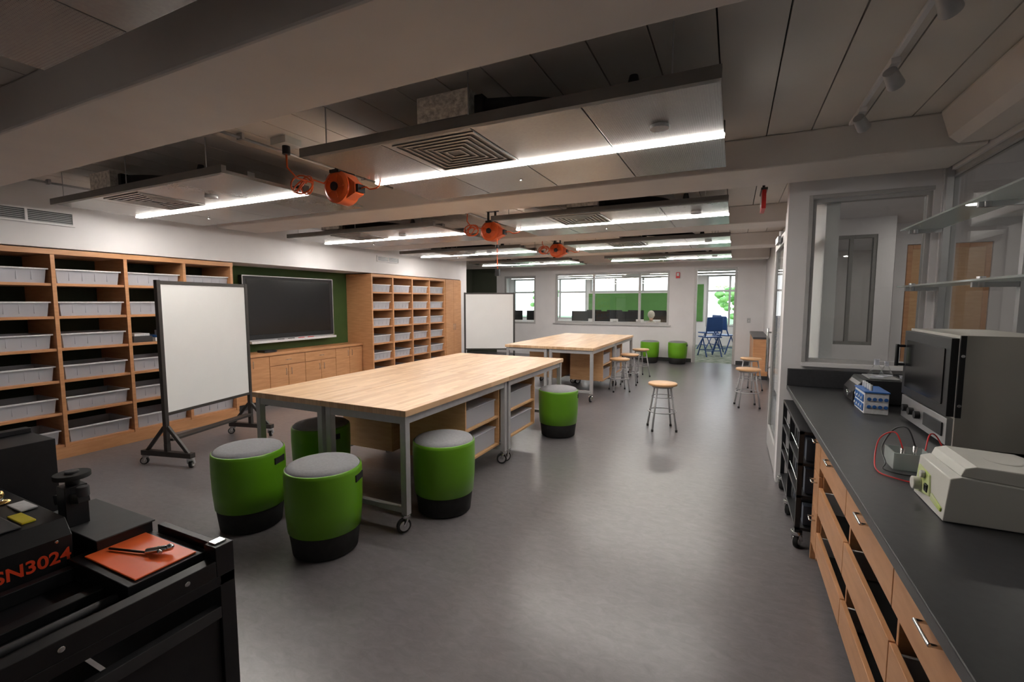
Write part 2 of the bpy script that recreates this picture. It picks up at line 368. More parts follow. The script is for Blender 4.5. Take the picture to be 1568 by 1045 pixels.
b = B(); b.box(1.56, 3.7, -3.1, 4.9, 2.74, 2.85, 'white'); b.box(0.81, 3.7, 4.91, 13.4, 2.84, 2.9, 'white'); b.build('ceiling_corridor', bevel=0)
b = B()
for (x, y) in ((2.4, -0.6), (2.4, 1.0), (2.4, 3.0), (1.3, 6.2), (2.6, 5.6), (2.6, 7.6), (2.6, 9.6), (2.6, 11.6), (5.2, 1.5), (5.2, 5.5)):
    z = 2.74 if y < 4.9 else 2.84
    if x > 3.7: z = ZC
    b.cyl((x, y, z - 0.001), (x, y, z - 0.012), 0.105, 'white', seg=24); b.cyl((x, y, z - 0.012), (x, y, z - 0.016), 0.085, 'down', seg=24)
b.build('recessed_downlights', bevel=0)
b = B()
b.box(2.35, 2.41, 9.0, 9.06, 0, 2.5, 'maple'); b.box(3.24, 3.3, 9.0, 9.06, 0, 2.5, 'maple'); b.box(2.41, 3.24, 9.0, 9.06, 2.44, 2.5, 'maple'); b.box(2.41, 3.24, 9.01, 9.05, 0.01, 2.44, 'maplelight')
b.cyl((2.5, 9.0, 1.0), (2.5, 8.95, 1.0), 0.015, 'chrome'); b.cyl((2.5, 8.95, 1.0), (2.6, 8.95, 1.0), 0.01, 'chrome')
b.build('door_4', bevel=0.003)
b = B(); b.box(2.2, 2.34, 9.0, 9.1, 0, 2.839, 'white'); b.box(3.31, 3.599, 9.0, 9.1, 0, 2.839, 'white'); b.box(2.34, 3.31, 9.0, 9.1, 2.51, 2.839, 'white'); b.build('wall_corridor_door', bevel=0)

# ------------------------------------------------------------------ adjacent room
wall('wall_adjacent_far', 'Y', 19.0, 19.15, -9.2, 3.8, 0, ZC, [(-9.0, -5.6, 0.9, 2.65), (-5.45, -2.2, 2.02, 2.65), (-0.95, 1.6, 0.7, 2.65)], 'white')
wall('wall_adjacent_left', 'X', -9.3, -9.2, 13.5, 19.2, 0, ZC, [], 'white')
wall('wall_adjacent_right', 'X', 3.7, 3.8, 13.5, 19.2, 0, ZC, [], 'white')
b = B(); b.box(-9.2, 3.8, 13.56, 19.2, ZC, ZC + 0.1, 'white'); b.build('ceiling_adjacent_room', bevel=0)
wall('wall_adjacent_near', 'Y', 13.45, 13.55, -9.2, -7.96, 0, ZC, [], 'white')
window('window_9', 'Y', 19.03, 19.1, -9.0, -5.6, 0.9, 2.65, mull=(-7.9, -6.8), tr=(2.05,), fw=0.07, k='frame')
window('window_10', 'Y', 19.03, 19.1, -5.45, -2.2, 2.02, 2.65, mull=(-4.4, -3.3), fw=0.07, k='frame')
window('window_11', 'Y', 19.03, 19.1, -0.95, 1.6, 0.7, 2.65, mull=(-0.15, 0.7), tr=(2.05,), fw=0.07, k='frame')
b = B(); b.box(-5.5, -2.15, 18.96, 18.999, 0.9, 1.98, 'greentack'); b.box(-2.05, -1.05, 18.96, 18.999, 0.9, 2.3, 'greentack'); b.build('green_tackboard', bevel=0.004)
b = B()
for y in (14.6, 16.2, 17.8):
    b.box(-8.5, -3.9, y - 0.06, y + 0.06, 2.60, 2.66, 'frame'); b.box(-8.5, -3.9, y - 0.05, y + 0.05, 2.592, 2.60, 'adjlamp')
    b.box(-3.2, 1.4, y - 0.06, y + 0.06, 2.60, 2.66, 'frame'); b.box(-3.2, 1.4, y - 0.05, y + 0.05, 2.592, 2.60, 'adjlamp')
    for x in (-8, -4.4, -2.7, 0.9): b.cyl((x, y, 2.66), (x, y, ZC), 0.006, 'frame', seg=6)
b.build('linear_pendant_lamps', bevel=0)

def desk(name, x0, x1, y0, y1):
    b = B(); b.box(x0, x1, y0, y1, 0.76, 0.795, 'maplelight')
    for x in (x0 + 0.05, (x0 + x1) / 2, x1 - 0.05):
        for y in (y0 + 0.05, y1 - 0.05): b.box(x - 0.02, x + 0.02, y - 0.02, y + 0.02, 0, 0.76, 'steel')
    return b.build(name)
desk('computer_desk', -5.5, -1.4, 15.0, 15.75); desk('computer_desk', -8.4, -5.9, 15.0, 15.75)
desk('computer_desk', -5.5, -1.6, 17.3, 18.0)
b = B()
b.box(-0.29, 0.29, -0.012, 0.012, 0.19, 0.53, 'screen'); b.box(-0.29, 0.29, -0.012, 0.014, 0.12, 0.19, 'label')
b.box(-0.26, 0.26, 0.014, 0.03, 0.16, 0.50, 'alu')
b.prism([(0.03, 0.3), (0.05, 0.3), (0.13, 0.01), (0.10, 0.01)], 'X', -0.08, 0.08, 'alu'); b.box(-0.1, 0.1, -0.06, 0.13, 0, 0.01, 'alu')
b.box(-0.22, 0.22, -0.3, -0.18, 0, 0.012, 'label')
mon = b.build('desktop_computer', (-4.75, 15.35, 0.796))
for x in (-4.0, -3.15, -1.8, -8.0, -7.2, -6.45): dup(mon, 'desktop_computer', (x, 15.35, 0.796))
for x in (-4.9, -4.1, -3.3, -2.5): dup(mon, 'desktop_computer', (x, 17.65, 0.796))

def task_chair(name, loc, rz, col, h=1.0, w=1.0, t=0.014):
    b = B()
    def q(p): return (p[0] * w, p[1] * w, p[2] * h)
    b.box(-0.22 * w, 0.22 * w, -0.21 * w, 0.21 * w, 0.42 * h, 0.42 * h + 0.035, col)
    b.prism([(-0.215 * w, 0.56 * h), (-0.195 * w, 0.56 * h), (-0.245 * w, 0.88 * h), (-0.27 * w, 0.88 * h)], 'X', -0.2 * w, 0.2 * w, col)
    for sx in (-1, 1):
        b.tube([q((sx * 0.2, -0.27, 0)), q((sx * 0.2, -0.02, 0.41)), q((sx * 0.2, 0.24, 0))], t, col)
        b.tube([q((sx * 0.2, -0.12, 0.42)), q((sx * 0.2, -0.21, 0.55)), q((sx * 0.2, -0.26, 0.86))], t, col)
    b.cyl(q((-0.2, 0.17, 0.13)), q((0.2, 0.17, 0.13)), t * 0.7, col); b.cyl(q((-0.2, -0.2, 0.13)), q((0.2, -0.2, 0.13)), t * 0.7, col)
    return b.build(name, loc, rz)
task_chair('blue_chair', (-0.62, 15.2, 0), 0.5, 'navy', 1.35, 1.15, 0.02); task_chair('blue_chair', (-0.22, 16.2, 0), -0.6, 'navy', 1.35, 1.15, 0.02); task_chair('blue_chair', (-0.75, 17.2, 0), 2.2, 'navy', 1.35, 1.15, 0.02)
task_chair('classroom_chair', (-2.24, 14.36, 0), 0.0, 'dgrey'); task_chair('classroom_chair', (-4.2, 14.5, 0), 0.0, 'dgrey')

# seated person (back towards the window)
per = bpy.data.objects.new('seated_person', None); sc.collection.objects.link(per); per.location = (-2.24, 14.36, -0.05)
def skinobj(name, pts, edges, rad, k, parent):
    me = bpy.data.meshes.new(name); me.from_pydata(pts, edges, []); me.materials.append(M[k])
    o = bpy.data.objects.new(name, me); sc.collection.objects.link(o); o.parent = parent
    md = o.modifiers.new('skin', 'SKIN'); md.use_smooth_shade = True
    for i, r in enumerate(rad):
        o.data.skin_vertices[0].data[i].radius = (r, r * 0.85) if isinstance(r, float) else r
    o.data.skin_vertices[0].data[0].use_root = True
    s2 = o.modifiers.new('sub', 'SUBSURF'); s2.levels = 2; s2.render_levels = 2
    return o
P = [(0, 0, .60), (0, .0, .74), (0, .02, .90), (0, .04, 1.02), (0, .06, 1.12), (-.17, .03, 1.02), (-.23, .12, .89), (-.19, .32, .885), (.17, .03, 1.02), (.23, .12, .89), (.19, .32, .885)]
skinobj('torso', P, [(0, 1), (1, 2), (2, 3), (3, 4), (3, 5), (5, 6), (6, 7), (3, 8), (8, 9), (9, 10)], [(.17, .13), (.155, .11), (.17, .115), (.13, .09), .05, .065, .05, .036, .065, .05, .036], 'shirt', per)
P = [(0, 0, .60), (-.09, .03, .60), (-.12, .42, .57), (-.12, .43, .17), (-.12, .55, .09), (.09, .03, .60), (.12, .42, .57), (.12, .43, .17), (.12, .55, .09)]
skinobj('legs', P, [(0, 1), (1, 2), (2, 3), (3, 4), (0, 5), (5, 6), (6, 7), (7, 8)], [(.14, .1), .085, .06, .045, .035, .085, .06, .045, .035], 'pants', per)
for sx in (-1, 1):
    P = [(sx * .19, .31, .885), (sx * .185, .35, .878)]; E = [(0, 1)]; R = [.026, .03]
    for n, (dx, ln) in enumerate(((-.03, .065), (-.01, .08), (.01, .075), (.03, .06))):
        i0 = len(P); P += [(sx * .185 + dx, .385, .880), (sx * .185 + dx, .385 + ln * .55, .884), (sx * .185 + dx, .385 + ln, .870)]
        E += [(1, i0), (i0, i0 + 1), (i0 + 1, i0 + 2)]; R += [.010, .009, .008]
    i0 = len(P); P += [(sx * .185 - sx * .038, .355, .872), (sx * .185 - sx * .055, .385, .870)]; E += [(1, i0), (i0, i0 + 1)]; R += [.011, .009]
    skinobj('hand', P, E, R, 'skin', per)
b = B(); dz = 0.04
b.cyl((0, .06, 1.08 + dz), (0, .07, 1.18 + dz), 0.052, 'skin'); b.ball((0, .085, 1.245 + dz), 0.115, 'skin', (0.74, 0.9, 1.08))
b.ball((0, .068, 1.268 + dz), 0.125, 'hair', (0.82, 0.92, 1.0)); b.ball((0, .193, 1.235 + dz), 0.018, 'skin', (0.8, 1, 1.3))
for sx in (-1, 1):
    b.ball((sx * .092, .08, 1.24 + dz), 0.03, 'skin', (0.35, 0.7, 1)); b.ball((sx * .03, .178, 1.26 + dz), 0.011, 'label'); b.ball((sx * .03, .187, 1.26 + dz), 0.005, 'black')
b.ball((0, .182, 1.19 + dz), 0.02, 'maroon', (1, 0.3, 0.25))
b.build('head', bevel=0, parent=per)

# outdoors
b = B(); b.box(-40, 40, 19.3, 60, -0.4, -0.3, 'grass'); b.build('lawn', bevel=0)
def tree(x, y, h, r):
    b = B(); b.cyl((0, 0, 0), (0, 0, h * 0.6), 0.12, 'bark', 0.07)
    for i in range(60):
        a = random.uniform(0, 6.28); q = r * math.sqrt(random.random())
        b.ball((q * math.cos(a), q * math.sin(a), h * 0.62 + random.uniform(-0.75, 0.8) * r), random.uniform(0.12, 0.24) * r, 'leaf', (1, 1, 0.7), sub=2)
    b.build('tree', (x, y, -0.3), bevel=0)
tree(0.2, 27, 3.2, 1.1); tree(3.4, 32, 4, 1.3); tree(-14, 36, 3.2, 1.2)

# ------------------------------------------------------------------ shelving on left wall
XF, XB = -6.30, -6.94
LV = [0.12, 0.46, 0.80, 1.135, 1.47, 1.81]
def shelving(ys):
    b = B(); t = 0.035
    b.box(XB, XF + 0.0, ys[0], ys[-1], 0.0, 0.12, 'mapleh')
    b.box(XB, XF + 0.01, ys[0] - 0.002, ys[-1] + 0.002, 2.13, 2.185, 'mapleh')
    for i, y in enumerate(ys):
        y0 = y - t / 2; y1 = y + t / 2
        if i == 0: y0, y1 = y, y + t
        if i == len(ys) - 1: y0, y1 = y - t, y
        b.box(XB, XF + 0.005, y0, y1, 0.12, 2.13, 'maple')
    for a, c in zip(ys, ys[1:]):
        for z in LV: b.box(XB + 0.01, XF - 0.01, a + t / 2, c - t / 2, z, z + 0.028, 'mapleh')
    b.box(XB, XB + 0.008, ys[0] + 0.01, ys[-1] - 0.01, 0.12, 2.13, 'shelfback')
    return b.build('shelving_unit', bevel=0.002)
def bins(ys, skip=()):
    b = B()
    for j, (a, c) in enumerate(zip(ys, ys[1:])):
        for i, z in enumerate(LV):
            if (j, i) in skip: continue
            z0 = z + 0.029; h = 0.15; y0 = a + 0.04; y1 = c - 0.04; x0 = XF - 0.50; x1 = XF - 0.03 - random.uniform(0, 0.03); g = 0.014
            i0 = [(x0 + g, y0 + g, z0), (x1 - g, y0 + g, z0), (x1 - g, y1 - g, z0), (x0 + g, y1 - g, z0)]
            i1 = [(x0, y0, z0 + h), (x1, y0, z0 + h), (x1, y1, z0 + h), (x0, y1, z0 + h)]
            k = b.mi('bin'); A = [b.bm.verts.new(p) for p in i0]; C = [b.bm.verts.new(p) for p in i1]
            b.face(A, k)
            for q in range(4): b.face([A[q], A[(q + 1) % 4], C[(q + 1) % 4], C[q]], k)
            r = 0.014
            b.box(x1 - 0.004, x1 + r, y0 - r, y1 + r, z0 + h - 0.014, z0 + h, 'label'); b.box(x0, x1, y0 - r, y0, z0 + h - 0.012, z0 + h, 'label'); b.box(x0, x1, y1, y1 + r, z0 + h - 0.012, z0 + h, 'label')
            for q in (0.2, 0.4, 0.6, 0.8):
                yy = y0 + (y1 - y0) * q; b.box(x1 - 0.01, x1 - 0.002, yy - 0.004, yy + 0.004, z0 + 0.03, z0 + h - 0.014, 'bin')
            if random.random() < 0.5:
                b.box(x0 + 0.06, x1 - 0.06, y0 + 0.06, y1 - 0.08, z0 + 0.004, z0 + random.uniform(0.05, 0.10), random.choice(['label', 'seat', 'white', 'steel']))
    return b.build('plastic_storage_bins', bevel=0, recalc=False)
Y1 = [1.03, 1.66, 2.29, 2.92, 3.55, 4.18]
Y2 = [6.91, 7.54, 8.17, 8.80, 9.43]
shelving(Y1); bins(Y1, {(3, 3), (4, 4), (4, 1)}); shelving(Y2); bins(Y2)
b = B()
b.box(-6.75, -6.40, 3.0, 3.2, LV[3] + 0.029, LV[3] + 0.10, 'dgrey'); b.box(-6.7, -6.38, 3.22, 3.46, LV[3] + 0.029, LV[3] + 0.075, 'label'); b.box(-6.7, -6.42, 3.02, 3.18, LV[3] + 0.101, LV[3] + 0.13, 'label')
b.box(-6.68, -6.38, 3.24, 3.42, LV[3] + 0.076, LV[3] + 0.10, 'blue'); b.cyl((-6.5, 3.33, LV[3] + 0.101), (-6.5, 3.33, LV[3] + 0.16), 0.05, 'seat', seg=20)
b.build('craft_supply_boxes')
b = B(); b.box(XB, XF, 9.432, 10.14, 0.1, 2.185, 'maple'); b.box(XB, XF - 0.02, 9.432, 10.14, 0, 0.1, 'dgrey'); b.box(XF, XF + 0.02, 9.44, 9.78, 0.11, 2.17, 'maple'); b.box(XF, XF + 0.02, 9.786, 10.13, 0.11, 2.17, 'maple')
for y in (9.75, 9.82): b.cyl((XF + 0.045, y, 0.95), (XF + 0.045, y, 1.1), 0.006, 'chrome'); b.cyl((XF + 0.02, y, 0.96), (XF + 0.045, y, 0.96), 0.005, 'chrome'); b.cyl((XF + 0.02, y, 1.09), (XF + 0.045, y, 1.09), 0.005, 'chrome')
b.build('tall_storage_cabinet', bevel=0.002)
b = B(); b.box(-6.62, -6.34, 10.252, 10.5, 0, ZC, 'white'); b.build('column', bevel=0.004)

# low cabinets under the screen
b = B(); b.box(XB, -6.57, 4.20, 6.89, 0.1, 0.80, 'maple'); b.box(XB, -6.62, 4.20, 6.89, 0, 0.1, 'dgrey'); b.box(XB, -6.53, 4.19, 6.895, 0.80, 0.84, 'mapleh')
w = (6.89 - 4.20) / 8
for i in range(8):
    y0 = 4.20 + i * w
    zt = 0.62 if 2 <= i < 6 else 0.79
    b.box(-6.57, -6.55, y0 + 0.004, y0 + w - 0.004, 0.11, zt, 'maple')
    yh = y0 + (w - 0.05 if i % 2 == 0 else 0.05)
    b.cyl((-6.53, yh, zt - 0.16), (-6.53, yh, zt - 0.05), 0.005, 'chrome')
    for zz in (zt - 0.155, zt - 0.055): b.cyl((-6.55, yh, zz), (-6.53, yh, zz), 0.004, 'chrome')
for i in (2, 4):
    y0 = 4.20 + i * w; b.box(-6.57, -6.55, y0 + 0.004, y0 + 2 * w - 0.004, 0.63, 0.79, 'mapleh'); b.cyl((-6.53, y0 + w - 0.05, 0.71), (-6.53, y0 + w + 0.05, 0.71), 0.005, 'chrome')
    for yy in (y0 + w - 0.045, y0 + w + 0.045): b.cyl((-6.55, yy, 0.71), (-6.53, yy, 0.71), 0.004, 'chrome')
b.build('low_storage_cabinet', bevel=0.002)
b = B(); b.box(-6.8, -6.62, 4.85, 5.05, 0.841, 0.875, 'black'); b.box(-6.74, -6.66, 5.06, 5.10, 0.841, 0.86, 'dgrey'); b.build('media_player', bevel=0.004)

# interactive display
b = B(); y0, y1, z0, z1 = 4.66, 6.44, 1.03, 2.06
b.box(-6.949, -6.90, 5.1, 6.0, 1.3, 1.8, 'black'); b.box(-6.90, -6.82, y0, y1, z0, z1, 'black')
b.box(-6.82, -6.816, y0 + 0.07, y1 - 0.07, z0 + 0.09, z1 - 0.06, 'screen')
for q in ((y0, y1, z1 - 0.014, z1 + 0.002), (y0, y1, z0 - 0.002, z0 + 0.012)): b.box(-6.822, -6.808, q[0], q[1], q[2], q[3], 'alu')
for q in ((y0 - 0.002, y0 + 0.012), (y1 - 0.012, y1 + 0.002)): b.box(-6.822, -6.808, q[0], q[1], z0 + 0.012, z1 - 0.014, 'alu')
b.box(-6.86, -6.73, y0 + 0.06, y1 - 0.02, z0 - 0.045, z0 - 0.006, 'label')
for i in range(4): b.cyl((-6.76, 5.2 + i * 0.2, z0 - 0.004), (-6.76, 5.32 + i * 0.2, z0 - 0.004), 0.01, random.choice(['black', 'dgrey', 'red']))
b.build('interactive_display', bevel=0.003)

# vents
def vent(name, y0, y1, z0, z1):
    b = B(); x = -6.319
    b.box(x, x + 0.006, y0 + 0.02, y1 - 0.02, z0 + 0.02, z1 - 0.02, 'dgrey')
    b.box(x, x + 0.02, y0, y1, z0, z0 + 0.02, 'white'); b.box(x, x + 0.02, y0, y1, z1 - 0.02, z1, 'white')
    ym = (y0 + y1) / 2
    for q in (y0, ym - 0.01, y1 - 0.02): b.box(x, x + 0.02, q, q + 0.02, z0 + 0.02, z1 - 0.02, 'white')
    n = 6
    for i in range(n): 
        z = z0 + 0.025 + (z1 - z0 - 0.045) * i / n; b.box(x + 0.006, x + 0.018, y0 + 0.02, y1 - 0.02, z, z + 0.006, 'steel')
    b.build(name, bevel=0)
vent('air_vent', 1.75, 2.5, 2.43, 2.58); vent('air_vent', 7.1, 7.75, 2.43, 2.55)

# ------------------------------------------------------------------ ceiling light panels
ZP = 2.58
def lightpanel(x0, x1, yl, diff_x, duct_x, sens, on=True):
    b = B(); y0 = yl - 0.73; y1 = yl + 0.68; n = 4
    w = (x1 - x0) / n
    for i in range(n):
        a = x0 + i * w
        k = 'perf' if i in (0, 3) else 'panel'
        b.box(a + 0.004, a + w - 0.004, y0 + 0.03, yl - 0.032, ZP, ZP + 0.025, k)
        b.box(a + 0.004, a + w - 0.004, yl + 0.032, y1 - 0.0, ZP, ZP + 0.025, k)
    b.box(x0 - 0.02, x1, y0 - 0.01, y0 + 0.028, ZP - 0.002, ZP + 0.055, 'channel')
    b.box(x0 + 0.01, x1 - 0.01, y0 + 0.2, y0 + 0.26, ZP + 0.026, ZP + 0.06, 'channel'); b.box(x0 + 0.01, x1 - 0.01, y1 - 0.3, y1 - 0.24, ZP + 0.026, ZP + 0.06, 'channel')
    b.box(x0, x1, yl - 0.031, yl + 0.031, ZP + 0.004, ZP + 0.07, 'channel')
    b.box(x0 - 0.03, x1 - 0.003, yl - 0.026, yl + 0.026, ZP - 0.008, ZP + 0.003, 'led' if on else 'ledoff')
    for x in (x0 + 0.2, (x0 + x1) / 2, x1 - 0.2):
        for y in (y0 + 0.01, y1 - 0.27): b.cyl((x, y, ZP + 0.05), (x, y, ZC), 0.004, 'alu', seg=6)
    cx = diff_x; cy = yl - 0.38; h = 0.28; z = ZP
    b.box(cx - h, cx + h, cy - h, cy + h, z - 0.002, z - 0.0002, 'black')
    for i in range(6):
        r = h - i * 0.044
        if r < 0.03: break
        t = 0.016
        zz = z - 0.007
        b.box(cx - r, cx + r, cy - r, cy - r + t, zz, z - 0.002, 'panel'); b.box(cx - r, cx + r, cy + r - t, cy + r, zz, z - 0.002, 'panel')
        b.box(cx - r, cx - r + t, cy - r + t, cy + r - t, zz, z - 0.002, 'panel'); b.box(cx + r - t, cx + r, cy - r + t, cy + r - t, zz, z - 0.002, 'panel')
    b.box(duct_x - 0.17, duct_x + 0.17, y0 + 0.04, y0 + 0.30, ZP + 0.08, ZP + 0.22, 'foil'); b.box(duct_x + 0.171, duct_x + 0.22, y0 + 0.1, y0 + 0.24, ZP + 0.03, ZP + 0.2, 'blackm')
    b.box(duct_x - 0.12, duct_x + 0.12, y0 + 0.06, y0 + 0.28, ZP + 0.026, ZP + 0.08, 'channel')
    b.spline([(duct_x + 0.2, y0 + 0.18, ZP + 0.15), (duct_x + 0.5, y0 + 0.25, ZP + 0.13), (duct_x + 0.8, y0 + 0.5, ZP + 0.12), (duct_x + 0.9, y1 - 0.1, ZP + 0.13)], 0.055, 'blackm', seg=12)
    b.cyl((x1 - 0.38, y0 + 0.08, ZP + 0.056), (x1 - 0.38, y0 + 0.08, ZP + 0.12), 0.035, 'black', 0.02)
    if sens:
        b.cyl((sens, yl - 0.3, ZP), (sens, yl - 0.3, ZP - 0.018), 0.05, 'label', seg=20)
        b.cyl((sens - 1.1, yl + 0.35, ZP), (sens - 1.1, yl + 0.35, ZP - 0.02), 0.012, 'chrome', seg=12)
    return b.build('suspended_light_panel', bevel=0.001)
for yl in (0.27, 2.93, 5.55, 8.1, 10.75):
    lightpanel(-2.55, -0.08, yl, -1.6, -1.5, -0.39, yl > 1)
    lightpanel(-5.95, -3.37, yl, -4.9, -5.15, -4.2, yl > 1)

# conduit on the ceiling
b = B()
for (x, y0, y1) in ((-3.26, 1.86, 3.93), (-3.26, 4.67, 6.6), (-3.26, 7.3, 9.2), (-6.2, 1.86, 3.93), (-6.2, 4.67, 6.6)):
    b.cyl((x, y0, ZC - 0.03), (x, y1, ZC - 0.03), 0.011, 'alu')
    for q in (0.2, 0.8): yy = y0 + (y1 - y0) * q; b.box(x - 0.03, x + 0.03, yy - 0.01, yy + 0.01, ZC - 0.045, ZC - 0.001, 'alu')
b.build('electrical_conduit', bevel=0)

# cord reels
def loop(cx, cy, cz, r, n=36, turns=2.2, tilt=0.5, dz=-0.02):
    out = []
    for i in range(n):
        t = i / (n - 1) * turns * 2 * math.pi
        out.append((cx + r * math.cos(t), cy + 0.05 * math.sin(t * tilt) + 0.01 * i / n, cz + r * 0.75 * math.sin(t) + dz * i / n))
    return out
def reel(x, y, hang):
    b = B()
    z = -0.28
    b.cyl((0, -0.07, z), (0, 0.07, z), 0.13, 'orange', seg=28)
    b.cyl((0, -0.085, z), (0, -0.07, z), 0.10, 'orange', seg=28, r1=0.125); b.cyl((0, -0.1, z), (0, -0.084, z), 0.035, 'black', seg=20)
    for i in range(5):
        a = i * 1.2566; b.beamseg((0.045 * math.cos(a), -0.088, z + 0.045 * math.sin(a)), (0.095 * math.cos(a), -0.086, z + 0.095 * math.sin(a)), 0.012, 'orange')
    b.cyl((0, 0.07, z), (0, 0.085, z), 0.125, 'orange', seg=28, r1=0.10)
    b.prism([(0.08, z - 0.1), (0.18, z - 0.06), (0.18, z + 0.02), (0.1, z + 0.08)], 'Y', -0.05, 0.05, 'orange')
    b.box(0.175, 0.205, -0.04, 0.04, z - 0.05, z + 0.01, 'black'); b.box(-0.05, 0.05, -0.09, 0.09, z + 0.11, z + 0.135, 'black')
    b.box(-0.06, -0.045, -0.02, 0.02, z + 0.1, -0.005, 'black'); b.box(0.045, 0.06, -0.02, 0.02, z + 0.1, -0.005, 'black'); b.box(-0.08, 0.08, -0.05, 0.05, -0.02, 0, 'black')
    b.box(-0.2, -0.04, -0.50, -0.36, -0.05, 0, 'cream')
    b.cyl((-0.12, -0.43, -0.05), (-0.12, -0.43, -0.11), 0.028, 'black')
    pts = [(-0.12, -0.43, -0.11), (-0.13, -0.42, -0.2), (-0.10, -0.36, -0.27)] + loop(-0.16, -0.25, z, 0.09) + [(-0.1, -0.1, z + 0.03), (-0.02, -0.06, z + 0.12)]
    b.tube(pts, 0.007, 'orange'); b.tube([(p[0] - 0.02, p[1] - 0.03, p[2] - 0.01) for p in loop(-0.15, -0.25, z, 0.07, 30, 1.6, 0.9)], 0.006, 'orange')
    b.spline([(0.19, 0, z - 0.02), (0.27, -0.02, z - 0.02), (0.34, -0.05, z - 0.05), (0.42, -0.05, z - 0.04), (0.45, -0.05, z + 0.02)], 0.006, 'orange')
    if hang:
        b.tube([(0.08, 0, z - 0.1), (0.08, 0, z - 0.4), (0.085, 0, z - hang)], 0.006, 'orange'); b.ball((0.08, 0, z - 0.2), 0.025, 'black'); b.box(0.055, 0.115, -0.02, 0.02, z - hang - 0.09, z - hang, 'black')
    b.build('extension_cord_reel', (x, y, ZC), bevel=0.003)
reel(-2.95, 2.93, 0); reel(-2.95, 5.55, 0.5); reel(-2.95, 8.1, 0)

# track lights
b = B(); tx = 0.67
b.box(tx - 0.012, tx + 0.012, 1.86, 3.92, ZC - 0.022, ZC - 0.001, 'white')
for y in (2.33, 2.99, 3.63):
    b.box(tx - 0.02, tx + 0.02, y - 0.05, y + 0.05, ZC - 0.05, ZC - 0.022, 'white')
    b.cyl((tx, y, ZC - 0.05), (tx, y, ZC - 0.08), 0.008, 'alu')
    b.cyl((tx - 0.02, y - 0.035, ZC - 0.08), (tx + 0.025, y + 0.035, ZC - 0.125), 0.030, 'steel', 0.038, seg=20)
    b.cyl((tx + 0.025, y + 0.035, ZC - 0.125), (tx + 0.028, y + 0.039, ZC - 0.128), 0.033, 'black', seg=20)
b.build('track_light', bevel=0.002)

# exit sign, fire alarm, wall plates
b = B(); b.box(0.2, 0.235, 5.0, 5.3, 2.52, 2.70, 'red'); b.cyl((0.217, 5.15, 2.70), (0.217, 5.15, ZC), 0.012, 'black'); b.box(0.19, 0.245, 4.99, 5.31, 2.69, 2.71, 'black'); b.box(0.196, 0.2, 5.06, 5.24, 2.56, 2.66, 'label')
b.build('exit_sign')
b = B(); b.box(-1.45, -1.35, 13.37, 13.399, 2.28, 2.44, 'red'); b.box(-1.43, -1.37, 13.355, 13.37, 2.34, 2.42, 'label'); b.build('fire_alarm')
b = B(); b.box(0.32, 0.4, 13.39, 13.399, 1.1, 1.22, 'steel'); b.box(0.35, 0.37, 13.38, 13.39, 1.14, 1.18, 'white'); b.build('light_switch')

# ------------------------------------------------------------------ work tables
TW, TL, TH = 0.805, 1.65, 0.894
def worktable(name, x, y, side, cab0, cab1):
    b = B(); top = TH - 0.045
    b.box(0.002, TW - 0.002, 0.002, TL - 0.002, top, TH, 'butcher')
    L_ = 0.05; ins = 0.02
    for lx in (ins, TW - ins - L_):
        for ly in (ins, TL - ins - L_):
            b.box(lx, lx + L_, ly, ly + L_, 0.13, top - 0.001, 'steel')
            b.caster(lx + L_ / 2, ly + L_ / 2, 'chrome', 0.052, 0.13, random.uniform(3.4, 6.0))
    for ly in (ins, TL - ins - L_):
        b.box(ins + L_, TW - ins - L_, ly + 0.005, ly + L_ - 0.005, top - 0.06, top - 0.001, 'steel'); b.box(ins + L_, TW - ins - L_, ly + 0.005, ly + L_ - 0.005, 0.14, 0.18, 'steel')
    for lx in (ins, TW - ins - L_):
        b.box(lx + 0.005, lx + L_ - 0.005, ins + L_, TL - ins - L_, top - 0.06, top - 0.001, 'steel')
    xa, xb = 0.10, TW - 0.08
    if side < 0: xa, xb = 0.08, TW - 0.10
    z0, z1 = 0.2, top - 0.001; t = 0.02
    b.box(xa, xb, cab0, cab0 + t, z0, z1, 'maplelight'); b.box(xa, xb, cab1 - t, cab1, z0, z1, 'maplelight')
    z1 = top - 0.065
    for z in (z0, (z0 + z1) / 2 - t / 2, z1 - t): b.box(xa, xb, cab0 + t, cab1 - t, z, z + t, 'maplelight')
    xk = xa if side > 0 else xb - t
    b.box(xk, xk + t, cab0 + t, cab1 - t, z0 + t, z1 - t, 'maplelight')
    for z in (z0 + t, (z0 + z1) / 2 + t / 2):
        b.box(xa + 0.06, xb - 0.03, cab0 + 0.05, cab1 - 0.05, z + 0.001, z + 0.16, 'bin'); b.box(xa + 0.05, xb - 0.02, cab0 + 0.04, cab1 - 0.04, z + 0.16, z + 0.175, 'bin')
    ym0, ym1 = (cab0 + 0.01, TL - 0.06) if cab0 > 0.3 else (0.06, cab1 - 0.01)
    for lx in (xa + 0.05, xb - 0.09): b.box(lx, lx + 0.04, ym0, ym1, 0.18, 0.2, 'steel')
    return b.build(name, (x, y, 0), bevel=0.003)
for (ty) in (2.52, 7.30):
    worktable('work_table', -3.63, ty, -1, 0.92, 1.58); worktable('work_table', -2.825, ty, 1, 0.92, 1.58)
    worktable('work_table', -3.63, ty + TL, -1, 0.08, 0.85); worktable('work_table', -2.825, ty + TL, 1, 0.08, 0.85)

